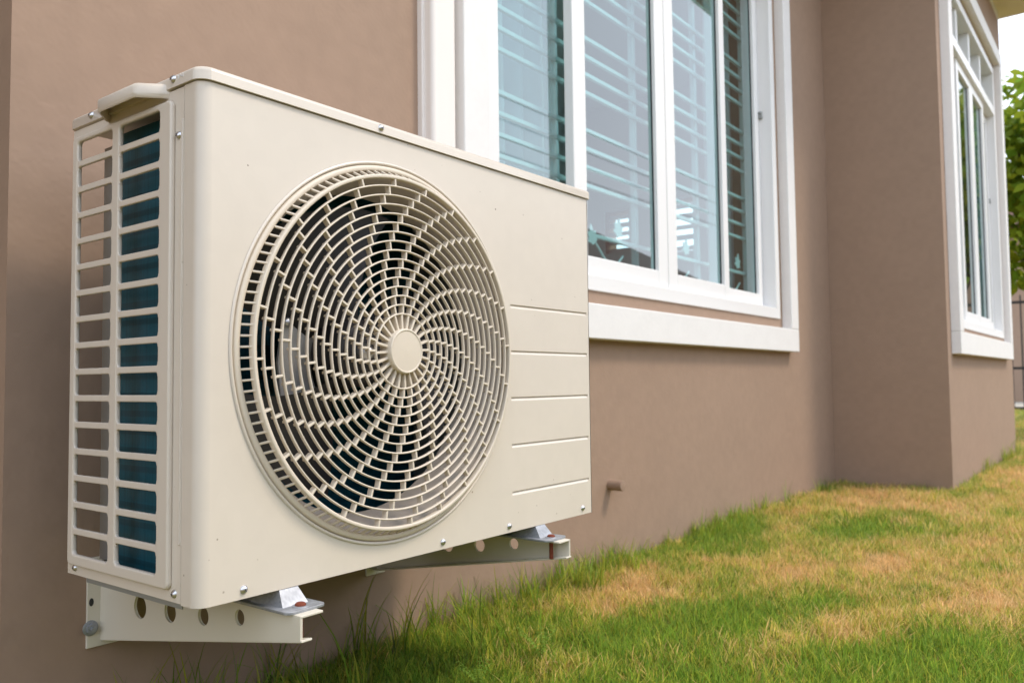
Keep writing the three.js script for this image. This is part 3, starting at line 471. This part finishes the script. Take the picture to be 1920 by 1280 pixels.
// ---------------------------------------------------------------- trees
function tree(x, z, h, cr, label, n, ls) {
  const t = thing('tree', label, 'tree', [x, 0, z], 'garden trees past the bay');
  const trunk = new THREE.TubeGeometry(new THREE.CatmullRomCurve3([[0, -0.1, 0], [0.03, h * 0.25, 0.02], [-0.02, h * 0.5, -0.03], [0.02, h * 0.8, 0]].map((p) => new THREE.Vector3(...p))), 14, 0.07, 10), limbs = [trunk], L = [], col = [];
  const cy = h * 0.62, ends = [];
  for (let i = 0; i < 26; i++) { const a = i * 2.4, u = rr(0.25, 1), el = rr(-0.6, 1.1), e = new THREE.Vector3(Math.cos(a) * Math.cos(el) * cr * u, cy + Math.sin(el) * cr * 1.05 * u, Math.sin(a) * Math.cos(el) * cr * u); ends.push(e); limbs.push(new THREE.TubeGeometry(new THREE.QuadraticBezierCurve3(new THREE.Vector3(0, h * rr(0.3, 0.6), 0), new THREE.Vector3(e.x * 0.4, e.y - 0.1, e.z * 0.4), e), 6, 0.014, 5)); }
  const pos = [], nor = [], idx = [];
  for (let i = 0; i < n; i++) {
    const e = ends[i % ends.length], q = new THREE.Vector3(rr(-1, 1), rr(-1, 1), rr(-1, 1)).multiplyScalar(cr * 0.34).add(e), l = ls * rr(0.7, 1.25), w = l * 0.30, d = new THREE.Vector3(rr(-1, 1), rr(-1.0, 0.35), rr(-1, 1)).normalize(), sd = new THREE.Vector3(rr(-1, 1), rr(-0.4, 0.4), rr(-1, 1)).cross(d).normalize(), up = d.clone().cross(sd), b = pos.length / 3;
    for (const [a, c, o] of [[0, 0, 0], [0.3, 0.85, 0.05], [0.6, 0.8, 0.05], [1, 0, -0.05], [0.6, -0.8, 0.05], [0.3, -0.85, 0.05]]) { const v = q.clone().addScaledVector(d, a * l).addScaledVector(sd, c * w).addScaledVector(up, o * l); pos.push(v.x, v.y, v.z); const k = 0.7 + 0.6 * ((i * 0.618) % 1); const y = (i * 0.4142) % 1; col.push((0.17 + 0.18 * y) * k, (0.30 + 0.08 * y) * k, 0.028 * k); }
    idx.push(b, b + 1, b + 5, b + 1, b + 2, b + 4, b + 1, b + 4, b + 5, b + 2, b + 3, b + 4);
  }
  const g = new THREE.BufferGeometry(); g.setAttribute('position', new THREE.Float32BufferAttribute(pos, 3)); g.setAttribute('color', new THREE.Float32BufferAttribute(col, 3)); g.setIndex(idx); g.computeVertexNormals();
  mesh('trunk', merge(limbs), M.bark, t); const c = mesh('crown', g, leafMat, t); c.userData.kind = 'stuff';
}
tree(8.3, 0.55, 3.35, 0.95, 'leafy bright green tree hanging past the far corner of the bay', 12000, 0.11);
tree(11.3, 1.25, 3.6, 0.85, 'green garden tree reflected in the far bay window panes', 4200, 0.11);

// ---------------------------------------------------------------- fence and far house
{
  const t = thing('iron_fence', 'black iron picket fence along the road past the bay corner', 'fence', [13, 0, 0]);
  for (const y of [1.258, 0.334, -0.225]) mesh('rail', box(-0.02, 0.02, y + GY - 0.018, y + GY + 0.018, -3.5, 4), M.iron, t);
  for (let i = 0; i < 60; i++) { const z = -3.45 + i * 0.125; mesh('picket', box(-0.009, 0.009, 0.0, 1.258 + GY + 0.1, z - 0.009, z + 0.009), M.iron, t); }
}
function farHouse(x0, x1, z0, z1, hw, hr, label) {
  const t = thing('neighbour_house', label, 'house', [(x0 + x1) / 2, 0, (z0 + z1) / 2]);
  const w = (x1 - x0) / 2, d = (z1 - z0) / 2, o = 0.5;
  mesh('wall', box(-w, w, -0.1, hw, -d, d), M.wall, t);
  const along = w >= d, k = Math.min(w, d) * 0.98, r = along ? [[-w + k, hr, 0], [w - k, hr, 0]] : [[0, hr, -d + k], [0, hr, d - k]], c = [[-w - o, hw, -d - o], [w + o, hw, -d - o], [w + o, hw, d + o], [-w - o, hw, d + o]];
  const T = along ? [[c[3], c[2], r[1]], [c[3], r[1], r[0]], [c[1], c[0], r[0]], [c[1], r[0], r[1]], [c[2], c[1], r[1]], [c[0], c[3], r[0]]] : [[c[2], c[1], r[0]], [c[2], r[0], r[1]], [c[0], c[3], r[1]], [c[0], r[1], r[0]], [c[3], c[2], r[1]], [c[1], c[0], r[0]]];
  T.push([c[0], c[1], c[2]], [c[0], c[2], c[3]]);
  const g = new THREE.BufferGeometry(); g.setAttribute('position', new THREE.Float32BufferAttribute(T.flat(2), 3)); g.computeVertexNormals(); mesh('roof', metreUV(g), M.tile, t);
  for (const f of [-0.5, 0, 0.5]) { const wz = f * d * 1.2, wn = mesh('window', merge([box(-w - 0.04, -w + 0.02, 0.9, 2.2, wz - 0.6, wz + 0.6)]), M.white, t); mesh('pane', box(-w - 0.05, -w - 0.041, 0.98, 2.12, wz - 0.52, wz + 0.52), M.gasket, wn);
    const wx = f * w * 1.2, wn2 = mesh('window', box(wx - 0.6, wx + 0.6, 0.9, 2.2, -d - 0.04, -d + 0.02), M.white, t); mesh('pane', box(wx - 0.52, wx + 0.52, 0.98, 2.12, -d - 0.05, -d - 0.041), M.gasket, wn2); }
}
farHouse(18, 26, -7, 3, 3.35, 5.0, 'brown neighbouring house across the road behind the fence and tree');
farHouse(14, 27, 10, 18, 3.3, 6.1, 'tile roofed house opposite, mirrored low in the sliding window glass');
{  // made-up wall out of view, keeps low sky light off the left side
  const t = thing('sky_block_wall', 'long grey wall added unseen behind the viewer to block low sky light', 'wall', [0, 0, 4.4]);
  mesh('wall_panel', box(-12, 3.5, 0, 1.65, 0, 0.15), M.render, t); mesh('coping', rbox(-12.05, 3.55, 1.65, 1.71, -0.04, 0.19, 0.01, 1), M.render, t);
}
for (const [i, y] of [4.9, 5.2, 5.55, 6.0].entries()) {
  const t = thing('power_line', ['lowest', 'second lowest', 'second highest', 'highest'][i] + ' of the overhead wires mirrored in the window glass', 'wire', [0, y, 8], 'overhead wires opposite');
  mesh('cable', new THREE.TubeGeometry(new THREE.CatmullRomCurve3([-15, 0, 15, 30, 45].map((x) => new THREE.Vector3(x, -0.3 * Math.cos((x - 15) / 30 * 1.5) + 0.3, 0))), 40, 0.008, 5), M.iron, t);
}
renderer.render(scene, camera);
